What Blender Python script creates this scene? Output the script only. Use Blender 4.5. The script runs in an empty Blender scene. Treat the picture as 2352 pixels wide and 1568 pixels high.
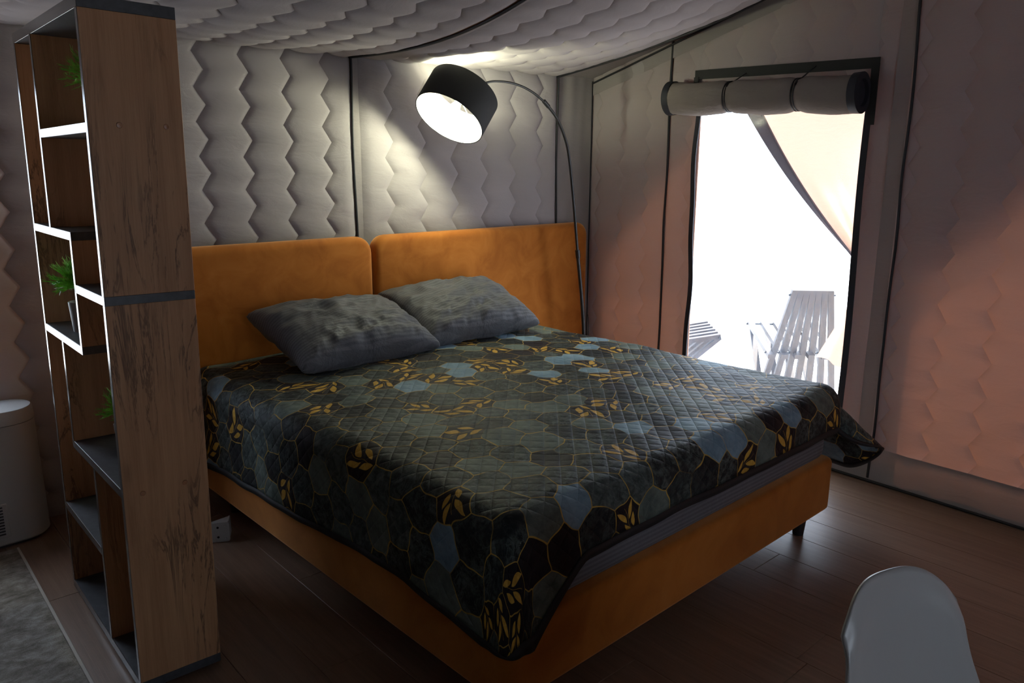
import bpy, bmesh, math, random
import numpy as np
from math import sin, cos, pi, radians, sqrt, atan2, hypot
from mathutils import Vector, Matrix, noise, geometry

random.seed(7)
scene = bpy.context.scene
C = scene.collection
IW, IH = 2352, 1568
# ------------------------------------------------------------------ camera
CF = 1770.0
YAW, PITCH, ROLL = radians(48.3), radians(12.68), radians(0.23)
CH = 1.5
cF = Vector((cos(YAW)*cos(PITCH), sin(YAW)*cos(PITCH), -sin(PITCH)))
_r = Vector((sin(YAW), -cos(YAW), 0)); _u = _r.cross(cF)
cR = _r*cos(ROLL) + _u*sin(ROLL); cU = -_r*sin(ROLL) + _u*cos(ROLL)
cam = bpy.data.cameras.new('camera'); camo = bpy.data.objects.new('camera', cam); C.objects.link(camo)
cam.sensor_width = 36.0; cam.lens = CF/IW*36.0; cam.clip_start = 0.05
m3 = Matrix((cR, cU, -cF)).transposed()
camo.matrix_world = Matrix.Translation((0, 0, CH)) @ m3.to_4x4()
scene.camera = camo
def ray(x, y): return cR*((x-IW/2)/CF) - cU*((y-IH/2)/CF) + cF
O = Vector((0, 0, CH))
def ony(x, y, Y): d = ray(x, y); return O + d*(Y/d.y)
def onz(x, y, z): d = ray(x, y); return O + d*((z-CH)/d.z)
def onp(x, y, p0, n): d = ray(x, y); return O + d*((Vector(p0)-O).dot(n)/d.dot(n))

# ------------------------------------------------------------------ sky, sun, exposure
world = bpy.data.worlds.new('sky'); scene.world = world; world.use_nodes = True
wn = world.node_tree.nodes
bg = wn['Background']; bg.inputs[0].default_value = (0.74, 0.85, 1.0, 1); bg.inputs[1].default_value = 7.6
sun = bpy.data.lights.new('sun', 'SUN'); suno = bpy.data.objects.new('sun', sun); C.objects.link(suno)
sun.energy = 16.0; sun.angle = radians(2); sun.color = (1.0, 0.95, 0.86)
suno.rotation_euler = Vector((0.36, -0.12, 1.0)).to_track_quat('Z', 'Y').to_euler()
suno.location = (6, 1, 8)
vs = scene.view_settings
vs.view_transform = 'Standard'; vs.look = 'None'; vs.exposure = 0.0; vs.gamma = 1.0; vs.use_curve_mapping = False

# ------------------------------------------------------------------ helpers
def tag(o, label=None, cat=None, group=None, kind=None):
    for k, v in (('label', label), ('category', cat), ('group', group), ('kind', kind)):
        if v: o[k] = v
    return o
def empty(name, loc=(0, 0, 0), rz=0.0):
    o = bpy.data.objects.new(name, None); C.objects.link(o)
    o.location = loc; o.rotation_euler = (0, 0, rz); o.empty_display_size = 0.1
    return o
def mesh(name, verts, faces, mat, parent=None, smooth=True, uv=None):
    me = bpy.data.meshes.new(name)
    me.from_pydata([tuple(v) for v in verts], [], faces)
    if smooth: me.polygons.foreach_set('use_smooth', [True]*len(me.polygons))
    if uv is not None:
        l = me.uv_layers.new(name='UVMap')
        idx = np.zeros(len(me.loops), dtype=np.int32); me.loops.foreach_get('vertex_index', idx)
        l.data.foreach_set('uv', np.asarray(uv, dtype=np.float32)[idx].ravel())
    me.materials.append(mat)
    o = bpy.data.objects.new(name, me); C.objects.link(o)
    if parent is not None: o.parent = parent
    return o
def from_bm(name, bm, mat, parent=None, smooth=True):
    me = bpy.data.meshes.new(name); bm.to_mesh(me); bm.free()
    if smooth: me.polygons.foreach_set('use_smooth', [True]*len(me.polygons))
    me.materials.append(mat)
    o = bpy.data.objects.new(name, me); C.objects.link(o)
    if parent is not None: o.parent = parent
    return o
def autosmooth(o, ang=40):
    me = o.data
    bm = bmesh.new(); bm.from_mesh(me)
    for e in bm.edges:
        if len(e.link_faces) == 2 and e.calc_face_angle(0) > radians(ang): e.smooth = False
    bm.to_mesh(me); bm.free()
    return o
def box(name, lo, hi, mat, parent=None, bev=0.0, seg=2):
    bm = bmesh.new(); bmesh.ops.create_cube(bm, size=1)
    for v in bm.verts:
        v.co = Vector([lo[i] + (v.co[i]+0.5)*(hi[i]-lo[i]) for i in range(3)])
    if bev: bmesh.ops.bevel(bm, geom=bm.edges[:], offset=bev, segments=seg, profile=0.5, affect='EDGES')
    o = from_bm(name, bm, mat, parent, smooth=bool(bev and seg > 1))
    return autosmooth(o, 50) if bev and seg > 1 else o
def tube(name, pts, r, mat, parent=None, n=10, rad=None):
    pts = [Vector(p) for p in pts]; V = []; Fc = []; prev = None
    for i, p in enumerate(pts):
        t = (pts[min(i+1, len(pts)-1)] - pts[max(i-1, 0)]).normalized()
        if prev is None:
            a = Vector((0, 0, 1)) if abs(t.z) < 0.9 else Vector((1, 0, 0)); u = t.cross(a).normalized()
        else: u = (prev - t*prev.dot(t)).normalized()
        prev = u; w = t.cross(u); rr = rad[i] if rad else r
        for k in range(n): V.append(p + (u*cos(2*pi*k/n) + w*sin(2*pi*k/n))*rr)
    for i in range(len(pts)-1):
        for k in range(n):
            a, b = i*n+k, i*n+(k+1) % n
            Fc.append((a, b, b+n, a+n))
    Fc.append(tuple(range(n-1, -1, -1))); Fc.append(tuple(range((len(pts)-1)*n, len(pts)*n)))
    return autosmooth(mesh(name, V, Fc, mat, parent), 60)
def spline(ctrl, n=10):
    P = [Vector(c) for c in ctrl]; out = []
    for i in range(len(P)-1):
        p0, p1, p2, p3 = P[max(i-1, 0)], P[i], P[i+1], P[min(i+2, len(P)-1)]
        for k in range(n):
            t = k/n
            out.append(0.5*((2*p1) + (p2-p0)*t + (2*p0-5*p1+4*p2-p3)*t*t + (3*p1-p0-3*p2+p3)*t**3))
    out.append(P[-1]); return out
def grid(name, nu, nv, fn, mat, parent=None, uvf=None, smooth=True, flip=False):
    V = [fn(i/(nu-1), j/(nv-1)) for j in range(nv) for i in range(nu)]
    Fc = []
    for j in range(nv-1):
        for i in range(nu-1):
            a = j*nu+i; q = (a, a+1, a+nu+1, a+nu); Fc.append(q[::-1] if flip else q)
    uv = [uvf(i/(nu-1), j/(nv-1)) for j in range(nv) for i in range(nu)] if uvf else None
    return mesh(name, V, Fc, mat, parent, smooth, uv)
def lathe(name, prof, mat, parent=None, n=32, M=None, closed=False):
    V = []; Fc = []
    for (r, z) in prof:
        for k in range(n):
            p = Vector((r*cos(2*pi*k/n), r*sin(2*pi*k/n), z)); V.append(M @ p if M else p)
    m = len(prof)
    for i in range(m if closed else m-1):
        for k in range(n):
            a, b = i*n+k, i*n+(k+1) % n; c2 = ((i+1) % m)*n
            Fc.append((a, b, c2+(k+1) % n, c2+k))
    if not closed:
        if prof[0][0] > 1e-5: Fc.append(tuple(range(n-1, -1, -1)))
        if prof[-1][0] > 1e-5: Fc.append(tuple(range((m-1)*n, m*n)))
    return autosmooth(mesh(name, V, Fc, mat, parent), 45)
def solidify(o, t, off=-1):
    md = o.modifiers.new('thickness', 'SOLIDIFY'); md.thickness = t; md.offset = off; return o

# ------------------------------------------------------------------ node helper
class NT:
    def __init__(s, name):
        s.mat = bpy.data.materials.new(name); s.mat.use_nodes = True
        s.t = s.mat.node_tree; s.t.nodes.clear(); s.n = s.t.nodes; s.l = s.t.links
        s.out = s.n.new('ShaderNodeOutputMaterial')
    def node(s, typ, ins=None, **kw):
        nd = s.n.new(typ)
        for k, v in kw.items(): setattr(nd, k, v)
        for k, v in (ins or {}).items(): s.put(nd.inputs[k], v)
        return nd
    def put(s, sock, v):
        if isinstance(v, S): s.l.new(v.s, sock)
        elif hasattr(v, 'is_output'): s.l.new(v, sock)
        else:
            if isinstance(v, (tuple, list)) and len(v) == 3 and sock.type == 'RGBA': v = (*v, 1)
            sock.default_value = v
    def math(s, op, *a, clamp=False):
        nd = s.n.new('ShaderNodeMath'); nd.operation = op; nd.use_clamp = clamp
        for i, x in enumerate(a): s.put(nd.inputs[i], x)
        return S(s, nd.outputs[0])
    def ss(s, a, b, x):
        nd = s.n.new('ShaderNodeMapRange'); nd.interpolation_type = 'SMOOTHSTEP'
        s.put(nd.inputs[0], x); nd.inputs[1].default_value = a; nd.inputs[2].default_value = b
        return S(s, nd.outputs[0])
    def mix(s, f, a, b):
        nd = s.n.new('ShaderNodeMix'); nd.data_type = 'RGBA'
        s.put(nd.inputs[0], f); s.put(nd.inputs[6], a); s.put(nd.inputs[7], b); return nd.outputs[2]
    def coord(s, kind='Object'): return s.node('ShaderNodeTexCoord').outputs[kind]
    def mapping(s, vec, scale=(1, 1, 1), rot=(0, 0, 0), loc=(0, 0, 0)):
        nd = s.node('ShaderNodeMapping', {0: vec}); nd.inputs['Scale'].default_value = scale
        nd.inputs['Rotation'].default_value = rot; nd.inputs['Location'].default_value = loc; return nd.outputs[0]
    def noise(s, vec, scale, detail=3, rough=0.5, dist=0.0):
        nd = s.node('ShaderNodeTexNoise', {'Vector': vec, 'Scale': scale, 'Detail': detail, 'Roughness': rough, 'Distortion': dist})
        return S(s, nd.outputs[0])
    def ramp(s, f, stops):
        nd = s.node('ShaderNodeValToRGB', {0: f}); el = nd.color_ramp.elements
        while len(el) < len(stops): el.new(0.5)
        for e, (p, c) in zip(el, stops): e.position = p; e.color = (*c, 1)
        return nd.outputs[0]
    def bump(s, h, strength=0.3, dist=0.01, normal=None):
        nd = s.node('ShaderNodeBump', {'Height': h, 'Strength': strength, 'Distance': dist})
        if normal is not None: s.put(nd.inputs['Normal'], normal)
        return nd.outputs[0]
    def pbr(s, **kw):
        nd = s.node('ShaderNodeBsdfPrincipled')
        for k, v in kw.items(): s.put(nd.inputs[k.replace('_', ' ')], v)
        return nd.outputs[0]
    def done(s, sh):
        s.l.new(sh, s.out.inputs[0]); return s.mat
class S:
    def __init__(s, t, sock): s.t = t; s.s = sock
    def __add__(s, o): return s.t.math('ADD', s, o)
    __radd__ = __add__
    def __sub__(s, o): return s.t.math('SUBTRACT', s, o)
    def __rsub__(s, o): return s.t.math('SUBTRACT', o, s)
    def __mul__(s, o): return s.t.math('MULTIPLY', s, o)
    __rmul__ = __mul__
    def __truediv__(s, o): return s.t.math('DIVIDE', s, o)
    def abs(s): return s.t.math('ABSOLUTE', s)
    def lt(s, o): return s.t.math('LESS_THAN', s, o)
    def gt(s, o): return s.t.math('GREATER_THAN', s, o)
    def pow(s, o): return s.t.math('POWER', s, o)
    def sin(s): return s.t.math('SINE', s)

def simple(name, col, rough=0.5, **kw):
    t = NT(name); return t.done(t.pbr(Base_Color=col, Roughness=rough, **kw))

# ------------------------------------------------------------------ materials
def fabric_mat(name, col, tcol, fac, wr=0.35):
    t = NT(name); co = t.coord()
    n1 = t.noise(t.mapping(co, (3, 3, 9)), 2.2, 5, 0.6, 0.6)
    n2 = t.noise(co, 260, 2)
    c = t.mix(t.noise(co, 1.3, 2), tuple(x*0.9 for x in col), tuple(min(1, x*1.08) for x in col))
    b = t.bump(n1, wr, 0.02); b = t.bump(n2, 0.12, 0.002, b)
    d = t.node('ShaderNodeBsdfDiffuse', {'Color': c, 'Roughness': 0.3, 'Normal': b})
    tr = t.node('ShaderNodeBsdfTranslucent', {'Color': tcol, 'Normal': b})
    mx = t.node('ShaderNodeMixShader', {0: fac}); t.l.new(d.outputs[0], mx.inputs[1]); t.l.new(tr.outputs[0], mx.inputs[2])
    return t.done(mx.outputs[0])
M_QUILT = fabric_mat('quilted_tent_fabric', (0.375, 0.345, 0.352), (0.80, 0.27, 0.13), 0.025, 0.2)
M_PLAIN = fabric_mat('plain_tent_fabric', (0.31, 0.283, 0.282), (0.65, 0.25, 0.13), 0.02, 0.2)
M_CANVAS = fabric_mat('light_mask_canvas', (0.28, 0.2, 0.14), (0.8, 0.38, 0.2), 0.13, 0.2)
M_FLY = fabric_mat('blackout_roof_canvas', (0.3, 0.26, 0.22), (0.1, 0.1, 0.1), 0.0, 0.2)
M_ROLL = fabric_mat('rolled_fabric', (0.24, 0.21, 0.195), (0.4, 0.25, 0.15), 0.02, 0.4)
M_CURT = fabric_mat('curtain_fabric', (0.55, 0.42, 0.33), (0.86, 0.55, 0.40), 0.27, 0.25)
M_HEM = fabric_mat('curtain_hem_fabric', (0.2, 0.155, 0.17), (0.3, 0.2, 0.2), 0.01, 0.2)
M_CORD = simple('black_piping', (0.012, 0.013, 0.018), 0.6)
M_BIND = simple('dark_green_binding', (0.012, 0.013, 0.013), 0.75)
M_NAVY = simple('navy_binding', (0.015, 0.017, 0.026), 0.7)
M_BLACKMETAL = simple('black_lamp_metal', (0.012, 0.013, 0.016), 0.38, Metallic=0.0)
M_WHITEPL = simple('white_plastic', (0.36, 0.36, 0.355), 0.34)
M_LEGBLACK = simple('black_plastic_leg', (0.015, 0.015, 0.016), 0.45)

def velvet():
    t = NT('orange_velvet'); co = t.coord()
    n = t.noise(t.mapping(co, (1, 1, 1)), 5.0, 5, 0.62, 1.2)
    n2 = t.noise(co, 320, 2)
    c = t.ramp(n, [(0.3, (0.30, 0.086, 0.010)), (0.52, (0.385, 0.122, 0.016)), (0.72, (0.44, 0.152, 0.025))])
    b = t.bump(n2, 0.1, 0.002)
    return t.done(t.pbr(Base_Color=c, Roughness=0.85, Normal=b, Sheen_Weight=0.9, Sheen_Roughness=0.45, Sheen_Tint=(1.0, 0.55, 0.25, 1), Specular_IOR_Level=0.15))
M_VELVET = velvet()

def oak(name, shift):
    t = NT(name); co = t.coord(); ob = t.node('ShaderNodeObjectInfo').outputs['Random']
    off = t.node('ShaderNodeCombineXYZ', {0: S(t, ob)*7.0, 1: S(t, ob)*5.0, 2: S(t, ob)*9.0}).outputs[0]
    v = t.node('ShaderNodeVectorMath', {0: co, 1: off}, operation='ADD').outputs[0]
    grain = t.noise(t.mapping(v, (15, 15, 0.8)), 2.2, 6, 0.6, 0.5)
    fine = t.noise(t.mapping(v, (160, 160, 4)), 2.0, 3, 0.6)
    crack = t.noise(t.mapping(v, (7, 7, 0.75)), 1.7, 6, 0.7, 1.6)
    kn = t.node('ShaderNodeTexVoronoi', {'Vector': t.mapping(v, (5.2, 5.2, 2.0)), 'Scale': 1.0, 'Randomness': 1.0})
    knot = t.ss(0.13, 0.02, S(t, kn.outputs['Distance']) + (grain-0.5)*0.16)
    c = t.ramp(grain*0.65+fine*0.35, [(0.28, (0.27, 0.13, 0.06)), (0.5, (0.37, 0.195, 0.098)), (0.72, (0.45, 0.25, 0.13))])
    ck = t.ss(0.035, 0.0, (crack-0.52).abs())*t.ss(0.42, 0.6, t.noise(t.mapping(v, (4, 4, 1.2)), 1.3, 3))
    c = t.mix(ck*0.7, c, (0.045, 0.024, 0.016)); c = t.mix(knot*0.75, c, (0.04, 0.022, 0.014))
    b = t.bump(fine, 0.15, 0.002)
    return t.done(t.pbr(Base_Color=c, Roughness=0.5, Normal=b, Specular_IOR_Level=0.3))
M_OAK = oak('brown_oak_laminate', 0)
def slate():
    t = NT('dark_slate_laminate'); co = t.coord()
    n = t.noise(co, 7, 6, 0.7, 0.8); n2 = t.noise(co, 60, 3)
    c = t.ramp(n*0.6+n2*0.4, [(0.35, (0.022, 0.023, 0.027)), (0.65, (0.055, 0.057, 0.064))])
    return t.done(t.pbr(Base_Color=c, Roughness=0.4, Specular_IOR_Level=0.45))
M_SLATE = slate()
M_EDGE = simple('glossy_edge_band', (0.09, 0.07, 0.06), 0.24, Specular_IOR_Level=0.6)
def floor_mat():
    t = NT('brown_floor_laminate'); co = t.coord(); ob = S(t, t.node('ShaderNodeObjectInfo').outputs['Random'])
    off = t.node('ShaderNodeCombineXYZ', {0: ob*11.0, 1: ob*17.0, 2: 0.0}).outputs[0]
    v = t.node('ShaderNodeVectorMath', {0: co, 1: off}, operation='ADD').outputs[0]
    g = t.noise(t.mapping(v, (30, 1.5, 1)), 1.6, 6, 0.62, 0.6); f = t.noise(t.mapping(v, (240, 6, 1)), 1.5, 3)
    c = t.ramp(g*0.7+f*0.3+(ob-0.5)*0.05, [(0.3, (0.15, 0.09, 0.06)), (0.52, (0.20, 0.125, 0.085)), (0.72, (0.25, 0.165, 0.115))])
    b = t.bump(f, 0.12, 0.002)
    return t.done(t.pbr(Base_Color=c, Roughness=0.36, Normal=b, Specular_IOR_Level=0.5))
M_FLOOR = floor_mat()
def rug_mat():
    t = NT('mottled_rug_pile'); co = t.coord()
    n = t.noise(t.mapping(co, (3, 4.2, 1)), 4.0, 8, 0.78, 0.3); n2 = t.noise(co, 400, 2)
    c = t.ramp(n, [(0.36, (0.14, 0.12, 0.10)), (0.5, (0.25, 0.225, 0.195)), (0.64, (0.40, 0.37, 0.33))])
    return t.done(t.pbr(Base_Color=c, Roughness=0.95, Normal=t.bump(n2, 0.6, 0.006), Specular_IOR_Level=0.1))
M_RUG = rug_mat()
def sheet_mat(name, col, freq, ax, wrk=0.25):
    t = NT(name); co = t.coord()
    x = t.node('ShaderNodeSeparateXYZ', {0: co}).outputs[ax]
    st = t.ss(-0.25, 0.25, (S(t, x)*freq).sin())
    n = t.noise(co, 7, 5, 0.6, 0.5); n2 = t.noise(co, 500, 2)
    c = t.mix(st, tuple(v*0.86 for v in col), tuple(v*1.1 for v in col))
    b = t.bump(n, wrk, 0.02); b = t.bump(n2, 0.1, 0.001, b)
    return t.done(t.pbr(Base_Color=c, Roughness=t.math('MULTIPLY_ADD', st, -0.18, 0.72), Normal=b, Sheen_Weight=0.1, Specular_IOR_Level=0.3))
M_SHEET = sheet_mat('grey_striped_sheet', (0.125, 0.125, 0.14), 420.0, 2)
M_PILLOW = sheet_mat('grey_striped_satin', (0.085, 0.086, 0.096), 420.0, 1, 0.55)

def spread_mat():
    t = NT('hexagon_marble_bedspread')
    uv = t.node('ShaderNodeUVMap', uv_map='UVMap').outputs[0]
    wn_ = t.node('ShaderNodeTexNoise', {'Vector': uv, 'Scale': 5.5, 'Detail': 2.0, 'Roughness': 0.5})
    wv = t.node('ShaderNodeVectorMath', {0: wn_.outputs['Color'], 1: (0.5, 0.5, 0.5)}, operation='SUBTRACT').outputs[0]
    wv = t.node('ShaderNodeVectorMath', {0: wv, 'Scale': 0.10}, operation='SCALE').outputs[0]
    p = t.node('ShaderNodeVectorMath', {0: uv, 1: wv}, operation='ADD').outputs[0]
    sp = t.node('ShaderNodeSeparateXYZ', {0: p})
    HX = 0.128; R3 = sqrt(3)
    qx = S(t, sp.outputs[0])/HX + 40.0; qy = S(t, sp.outputs[1])/HX + 40.0*R3
    ax = t.math('MODULO', qx, 1.0)-0.5; ay = t.math('MODULO', qy, R3)-R3/2
    bx_ = t.math('MODULO', qx+0.5, 1.0)-0.5; by_ = t.math('MODULO', qy+R3/2, R3)-R3/2
    pick = (ax*ax+ay*ay).lt(bx_*bx_+by_*by_)
    gx = bx_+(ax-bx_)*pick; gy = by_+(ay-by_)*pick
    idx = t.math('ROUND', (qx-gx)*2.0); idy = t.math('ROUND', (qy-gy)/R3*2.0)
    ed = 0.5 - t.math('MAXIMUM', gx.abs(), gx.abs()*0.5+gy.abs()*(R3/2))
    idv = t.node('ShaderNodeCombineXYZ', {0: idx, 1: idy}).outputs[0]
    wnz = t.node('ShaderNodeTexWhiteNoise', {'Vector': idv}, noise_dimensions='3D')
    rs = t.node('ShaderNodeSeparateXYZ', {0: wnz.outputs['Color']})
    r1, r2, r3 = [S(t, rs.outputs[i]) for i in range(3)]
    # marble inside the cells
    veins = t.noise(uv, 16, 6, 0.62, 1.4); cloud = t.noise(uv, 7, 4, 0.6, 0.4)
    vein = t.ss(0.045, 0.0, (veins-0.5).abs())
    vor = t.node('ShaderNodeTexVoronoi', {'Vector': uv, 'Scale': 130.0}); speck = t.ss(0.2, 0.05, S(t, vor.outputs['Distance']))*t.ss(0.5, 0.62, cloud)
    mott = t.noise(uv, 34, 7, 0.72, 0.6)
    base = t.mix(t.ss(0.42, 0.66, mott)*t.ss(0.32, 0.6, cloud), (0.010, 0.013, 0.015), (0.085, 0.105, 0.098))
    base = t.mix(vein*0.75*t.ss(0.4, 0.6, t.noise(uv, 11, 2)), base, (0.09, 0.115, 0.11))
    base = t.mix(speck*r2, base, (0.36, 0.35, 0.26))
    base = t.mix(t.ss(0.5, 0.95, r3)*0.7, base, t.mix(t.ss(0.35, 0.65, mott), (0.03, 0.042, 0.042), (0.11, 0.14, 0.13)))
    base = t.mix(t.ss(0.4, 0.1, r3)*0.65, base, (0.008, 0.009, 0.012))
    green = t.mix(t.ss(0.3, 0.7, cloud*0.6+mott*0.4), (0.05, 0.066, 0.06), (0.15, 0.185, 0.165))
    blue = t.mix(t.ss(0.3, 0.7, cloud*0.6+mott*0.4), (0.10, 0.17, 0.23), (0.22, 0.33, 0.41))
    col = t.mix(r1.gt(0.62), base, green)
    col = t.mix(r1.gt(0.80), col, (0.012, 0.010, 0.014))
    isblue = r1.gt(0.89); col = t.mix(isblue, col, blue)
    # leaves
    leafcell = r2.lt(0.19); th = r3*6.28
    cs, sn = t.math('COSINE', th), t.math('SINE', th)
    lx = gx*cs+gy*sn; ly = gy*cs-gx*sn
    tot = None
    for (cx, cy, an, le, wi) in ((-0.3, 0.1, 0.35, 0.22, 0.075), (-0.14, -0.2, -0.45, 0.24, 0.085), (0.13, 0.2, 0.5, 0.27, 0.09), (0.2, -0.17, -0.5, 0.27, 0.095)):
        dx, dy = lx-cx, ly-cy
        px_ = dx*cos(an)+dy*sin(an); py_ = dy*cos(an)-dx*sin(an)
        f = wi*1.0 - (px_*px_)*(wi/(le*le)) - py_.abs()
        mk_ = t.ss(0.0, 0.01, f)
        tot = mk_ if tot is None else t.math('MAXIMUM', tot, mk_)
    stem = t.ss(0.012, 0.004, (ly - lx*lx*0.3).abs())*lx.abs().lt(0.36)
    col = t.mix(leafcell, col, (0.014, 0.011, 0.014))
    gold = t.mix(t.noise(uv, 60, 3), (0.30, 0.16, 0.02), (0.75, 0.46, 0.08))
    goldl = t.mix(t.noise(uv, 9, 2), (0.16, 0.115, 0.03), (0.75, 0.46, 0.08))
    col = t.mix(t.math('MAXIMUM', tot, stem*0.5)*leafcell, col, gold)
    line = t.ss(0.019, 0.008, ed)*t.ss(0.30, 0.5, t.noise(uv, 6.5, 2))
    col = t.mix(line*0.95, col, goldl)
    # diagonal quilting relief
    su = t.node('ShaderNodeSeparateXYZ', {0: uv}); a, b = S(t, su.outputs[0]), S(t, su.outputs[1])
    Q = 0.046*sqrt(2)
    h = t.math('MINIMUM', ((a+b)*(pi/Q)).sin().abs(), ((a-b)*(pi/Q)).sin().abs()).pow(0.55)
    rip = t.noise(t.mapping(uv, (9, 40, 1)), 2.0, 3, 0.6)
    nb = t.bump(h, 0.5, 0.006); nb = t.bump(rip, 0.3, 0.005, nb)
    return t.done(t.pbr(Base_Color=col, Roughness=0.62, Normal=nb, Specular_IOR_Level=0.2, Sheen_Weight=0.0))
M_SPREAD = spread_mat()
M_SPHEM = simple('black_bedspread_binding', (0.008, 0.008, 0.010), 0.7)

def film_mat():
    t = NT('clear_window_film'); co = t.coord()
    sc = t.noise(t.mapping(co, (1, 90, 8), (0.6, 0, 0)), 2.2, 4, 0.7); sm = t.noise(co, 3, 4, 0.6)
    haze = t.math('MULTIPLY_ADD', t.ss(0.62, 0.75, sc), 0.07, 0.028) + t.ss(0.5, 0.8, sm)*0.04
    tr = t.node('ShaderNodeBsdfTransparent', {0: (0.96, 0.98, 1.0, 1)})
    tl = t.node('ShaderNodeBsdfTranslucent', {0: (0.55, 0.72, 1.0, 1)})
    gl = t.node('ShaderNodeBsdfGlossy', {0: (1, 1, 1, 1), 'Roughness': 0.12})
    m1 = t.node('ShaderNodeMixShader', {0: haze}); t.l.new(tr.outputs[0], m1.inputs[1]); t.l.new(tl.outputs[0], m1.inputs[2])
    m2 = t.node('ShaderNodeMixShader', {0: 0.03}); t.l.new(m1.outputs[0], m2.inputs[1]); t.l.new(gl.outputs[0], m2.inputs[2])
    return t.done(m2.outputs[0])
M_FILM = film_mat()
def outwood():
    t = NT('weathered_slat_wood'); co = t.coord()
    g = t.noise(t.mapping(co, (30, 30, 3)), 2, 4)
    return t.done(t.pbr(Base_Color=t.ramp(g, [(0.3, (0.03, 0.018, 0.013)), (0.7, (0.075, 0.05, 0.038))]), Roughness=0.55))
M_OUTWOOD = outwood()
M_SAND = simple('pale_outdoor_deck', (0.75, 0.74, 0.72), 0.9)
M_POT = simple('grey_plant_pot', (0.34, 0.34, 0.35), 0.6)
def leaf_mat():
    t = NT('green_needle_leaves'); co = t.coord()
    c = t.ramp(t.noise(co, 40, 2), [(0.3, (0.11, 0.34, 0.04)), (0.7, (0.34, 0.74, 0.10))])
    return t.done(t.pbr(Base_Color=c, Roughness=0.5))
M_LEAF = leaf_mat()
M_STEM = simple('brown_plant_stem', (0.06, 0.04, 0.02), 0.8)
def shade_mats():
    t = NT('black_shade_fabric'); co = t.coord(); n = t.noise(co, 420, 2)
    a = t.done(t.pbr(Base_Color=(0.012, 0.013, 0.015), Roughness=0.8, Normal=t.bump(n, 0.2, 0.001)))
    return a, simple('white_shade_lining', (0.86, 0.87, 0.86), 0.6)
M_SHADE, M_LINING = shade_mats()
def emit(name, col, st):
    t = NT(name); return t.done(t.node('ShaderNodeEmission', {0: (*col, 1), 1: st}).outputs[0])
M_BULB = emit('glowing_bulb', (0.98, 1.0, 0.70), 420.0)

# ------------------------------------------------------------------ tent geometry
ZE, SL = 2.05, 0.26           # eave height, roof slope
YRIDGE, YFRONT, XLEFT = 0.35, -2.7, -2.7
def Yb(X): return 3.46 + 0.07*(3.767-X)                 # back wall plan line
T2 = math.tan(radians(2.0))
def Xr(Y): return 3.684 + (Y-1.27)*T2                   # window wall plan line
def roofz(X, Y):
    Yb_ = Yb(X)
    if Y >= YRIDGE: return ZE + SL*(Yb_-Y)
    return ZE + SL*(Yb_-YRIDGE) - SL*(YRIDGE-Y)
def tri(x):
    x = x % 1.0; return 4*abs(x-0.5)-1
def wr(u, v, s): return noise.noise(Vector((u, v, s)))
def quilt(parent, u0, u1, v0, v1, fn, sp=0.2, amp=0.024, per=0.152, puff=0.020, u_off=0.0, vph=0.0, seed=0.0, name='panel', mat=None, ns=13, nh=5):
    """a padded fabric sheet stitched along parallel zigzag lines; fn(u, v, height) -> point"""
    k0 = int(math.floor((u0-u_off)/sp))-1; k1 = int(math.ceil((u1-u_off)/sp))+1
    us = []
    for k in range(k0, k1):
        for i in range(ns): us.append((k*sp+u_off, i/ns))
    dv = per/2/nh; j0 = math.floor((v0+vph)/dv); nv = int(math.ceil((v1+vph)/dv))-j0
    V = []; W = len(us)
    for j in range(nv+1):
        v = min(max((j0+j)*dv-vph, v0), v1); z = amp*tri((v+vph)/per)
        for (ub, s) in us:
            u = ub + s*sp + z
            h = puff*(max(0.0, sin(pi*s))**0.5)
            uc = min(max(u, u0), u1)
            edge = min(uc-u0, u1-uc, v-v0+0.01, v1-v+0.01)
            e = min(1.0, max(0.0, edge/0.05)); h *= sqrt(e)
            h += (0.0022*wr(uc*5, v*17, seed) + 0.009*wr(uc*2.1, v*2.7, seed+9))*e
            h += 0.010*max(0, wr(uc*3+v*4, v*15, seed+3)-0.2)*e*(1-0.6*s)
            V.append(fn(uc, v, h))
    Fc = []
    for j in range(nv):
        for i in range(W-1):
            a = j*W+i
            if (V[a]-V[a+1]).length < 1e-6 and (V[a+W]-V[a+W+1]).length < 1e-6: continue
            Fc.append((a, a+1, a+W+1, a+W))
    o = mesh(name, V, Fc, mat or M_QUILT, parent)
    me = o.data; ev = np.zeros(len(me.edges)*2, dtype=np.int32); me.edges.foreach_get('vertices', ev); ev = ev.reshape(-1, 2) % W
    shp = (ev[:, 0] == ev[:, 1]) & (ev[:, 0] % ns == 0)
    at = me.attributes.new('sharp_edge', 'BOOLEAN', 'EDGE'); at.data.foreach_set('value', shp)
    return o
def plain(parent, u0, u1, v0, v1, fn, name='panel', mat=None, nu=12, nv=40, wamp=0.006, seed=0.0, vs=3.0):
    def f(a, b):
        u = u0+(u1-u0)*a; v = v0+(v1-v0)*b
        return fn(u, v, wamp*wr(u*14, v*vs, seed))
    return grid(name, nu, nv, f, mat or M_PLAIN, parent)
bw = lambda u, v, h: Vector((u, Yb(u)-h, min(v, roofz(u, Yb(u))+0.0)))
def rwf(u, v, h): return Vector((Xr(u)-h, u, min(v, roofz(Xr(u), u)+0.0)))
def rf(u, v, h):      # v = distance from the back eave towards the ridge
    Y = Yb(u)-v; A = 0.27*(1-math.exp(-max(0, 3.77-u)/0.55))
    sag = A*(sin(pi/2*v/1.3) if v < 1.3 else cos(pi/2*min(1, (v-1.3)/1.8)))
    return Vector((u, Y, roofz(u, Y)-h-sag))

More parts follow.
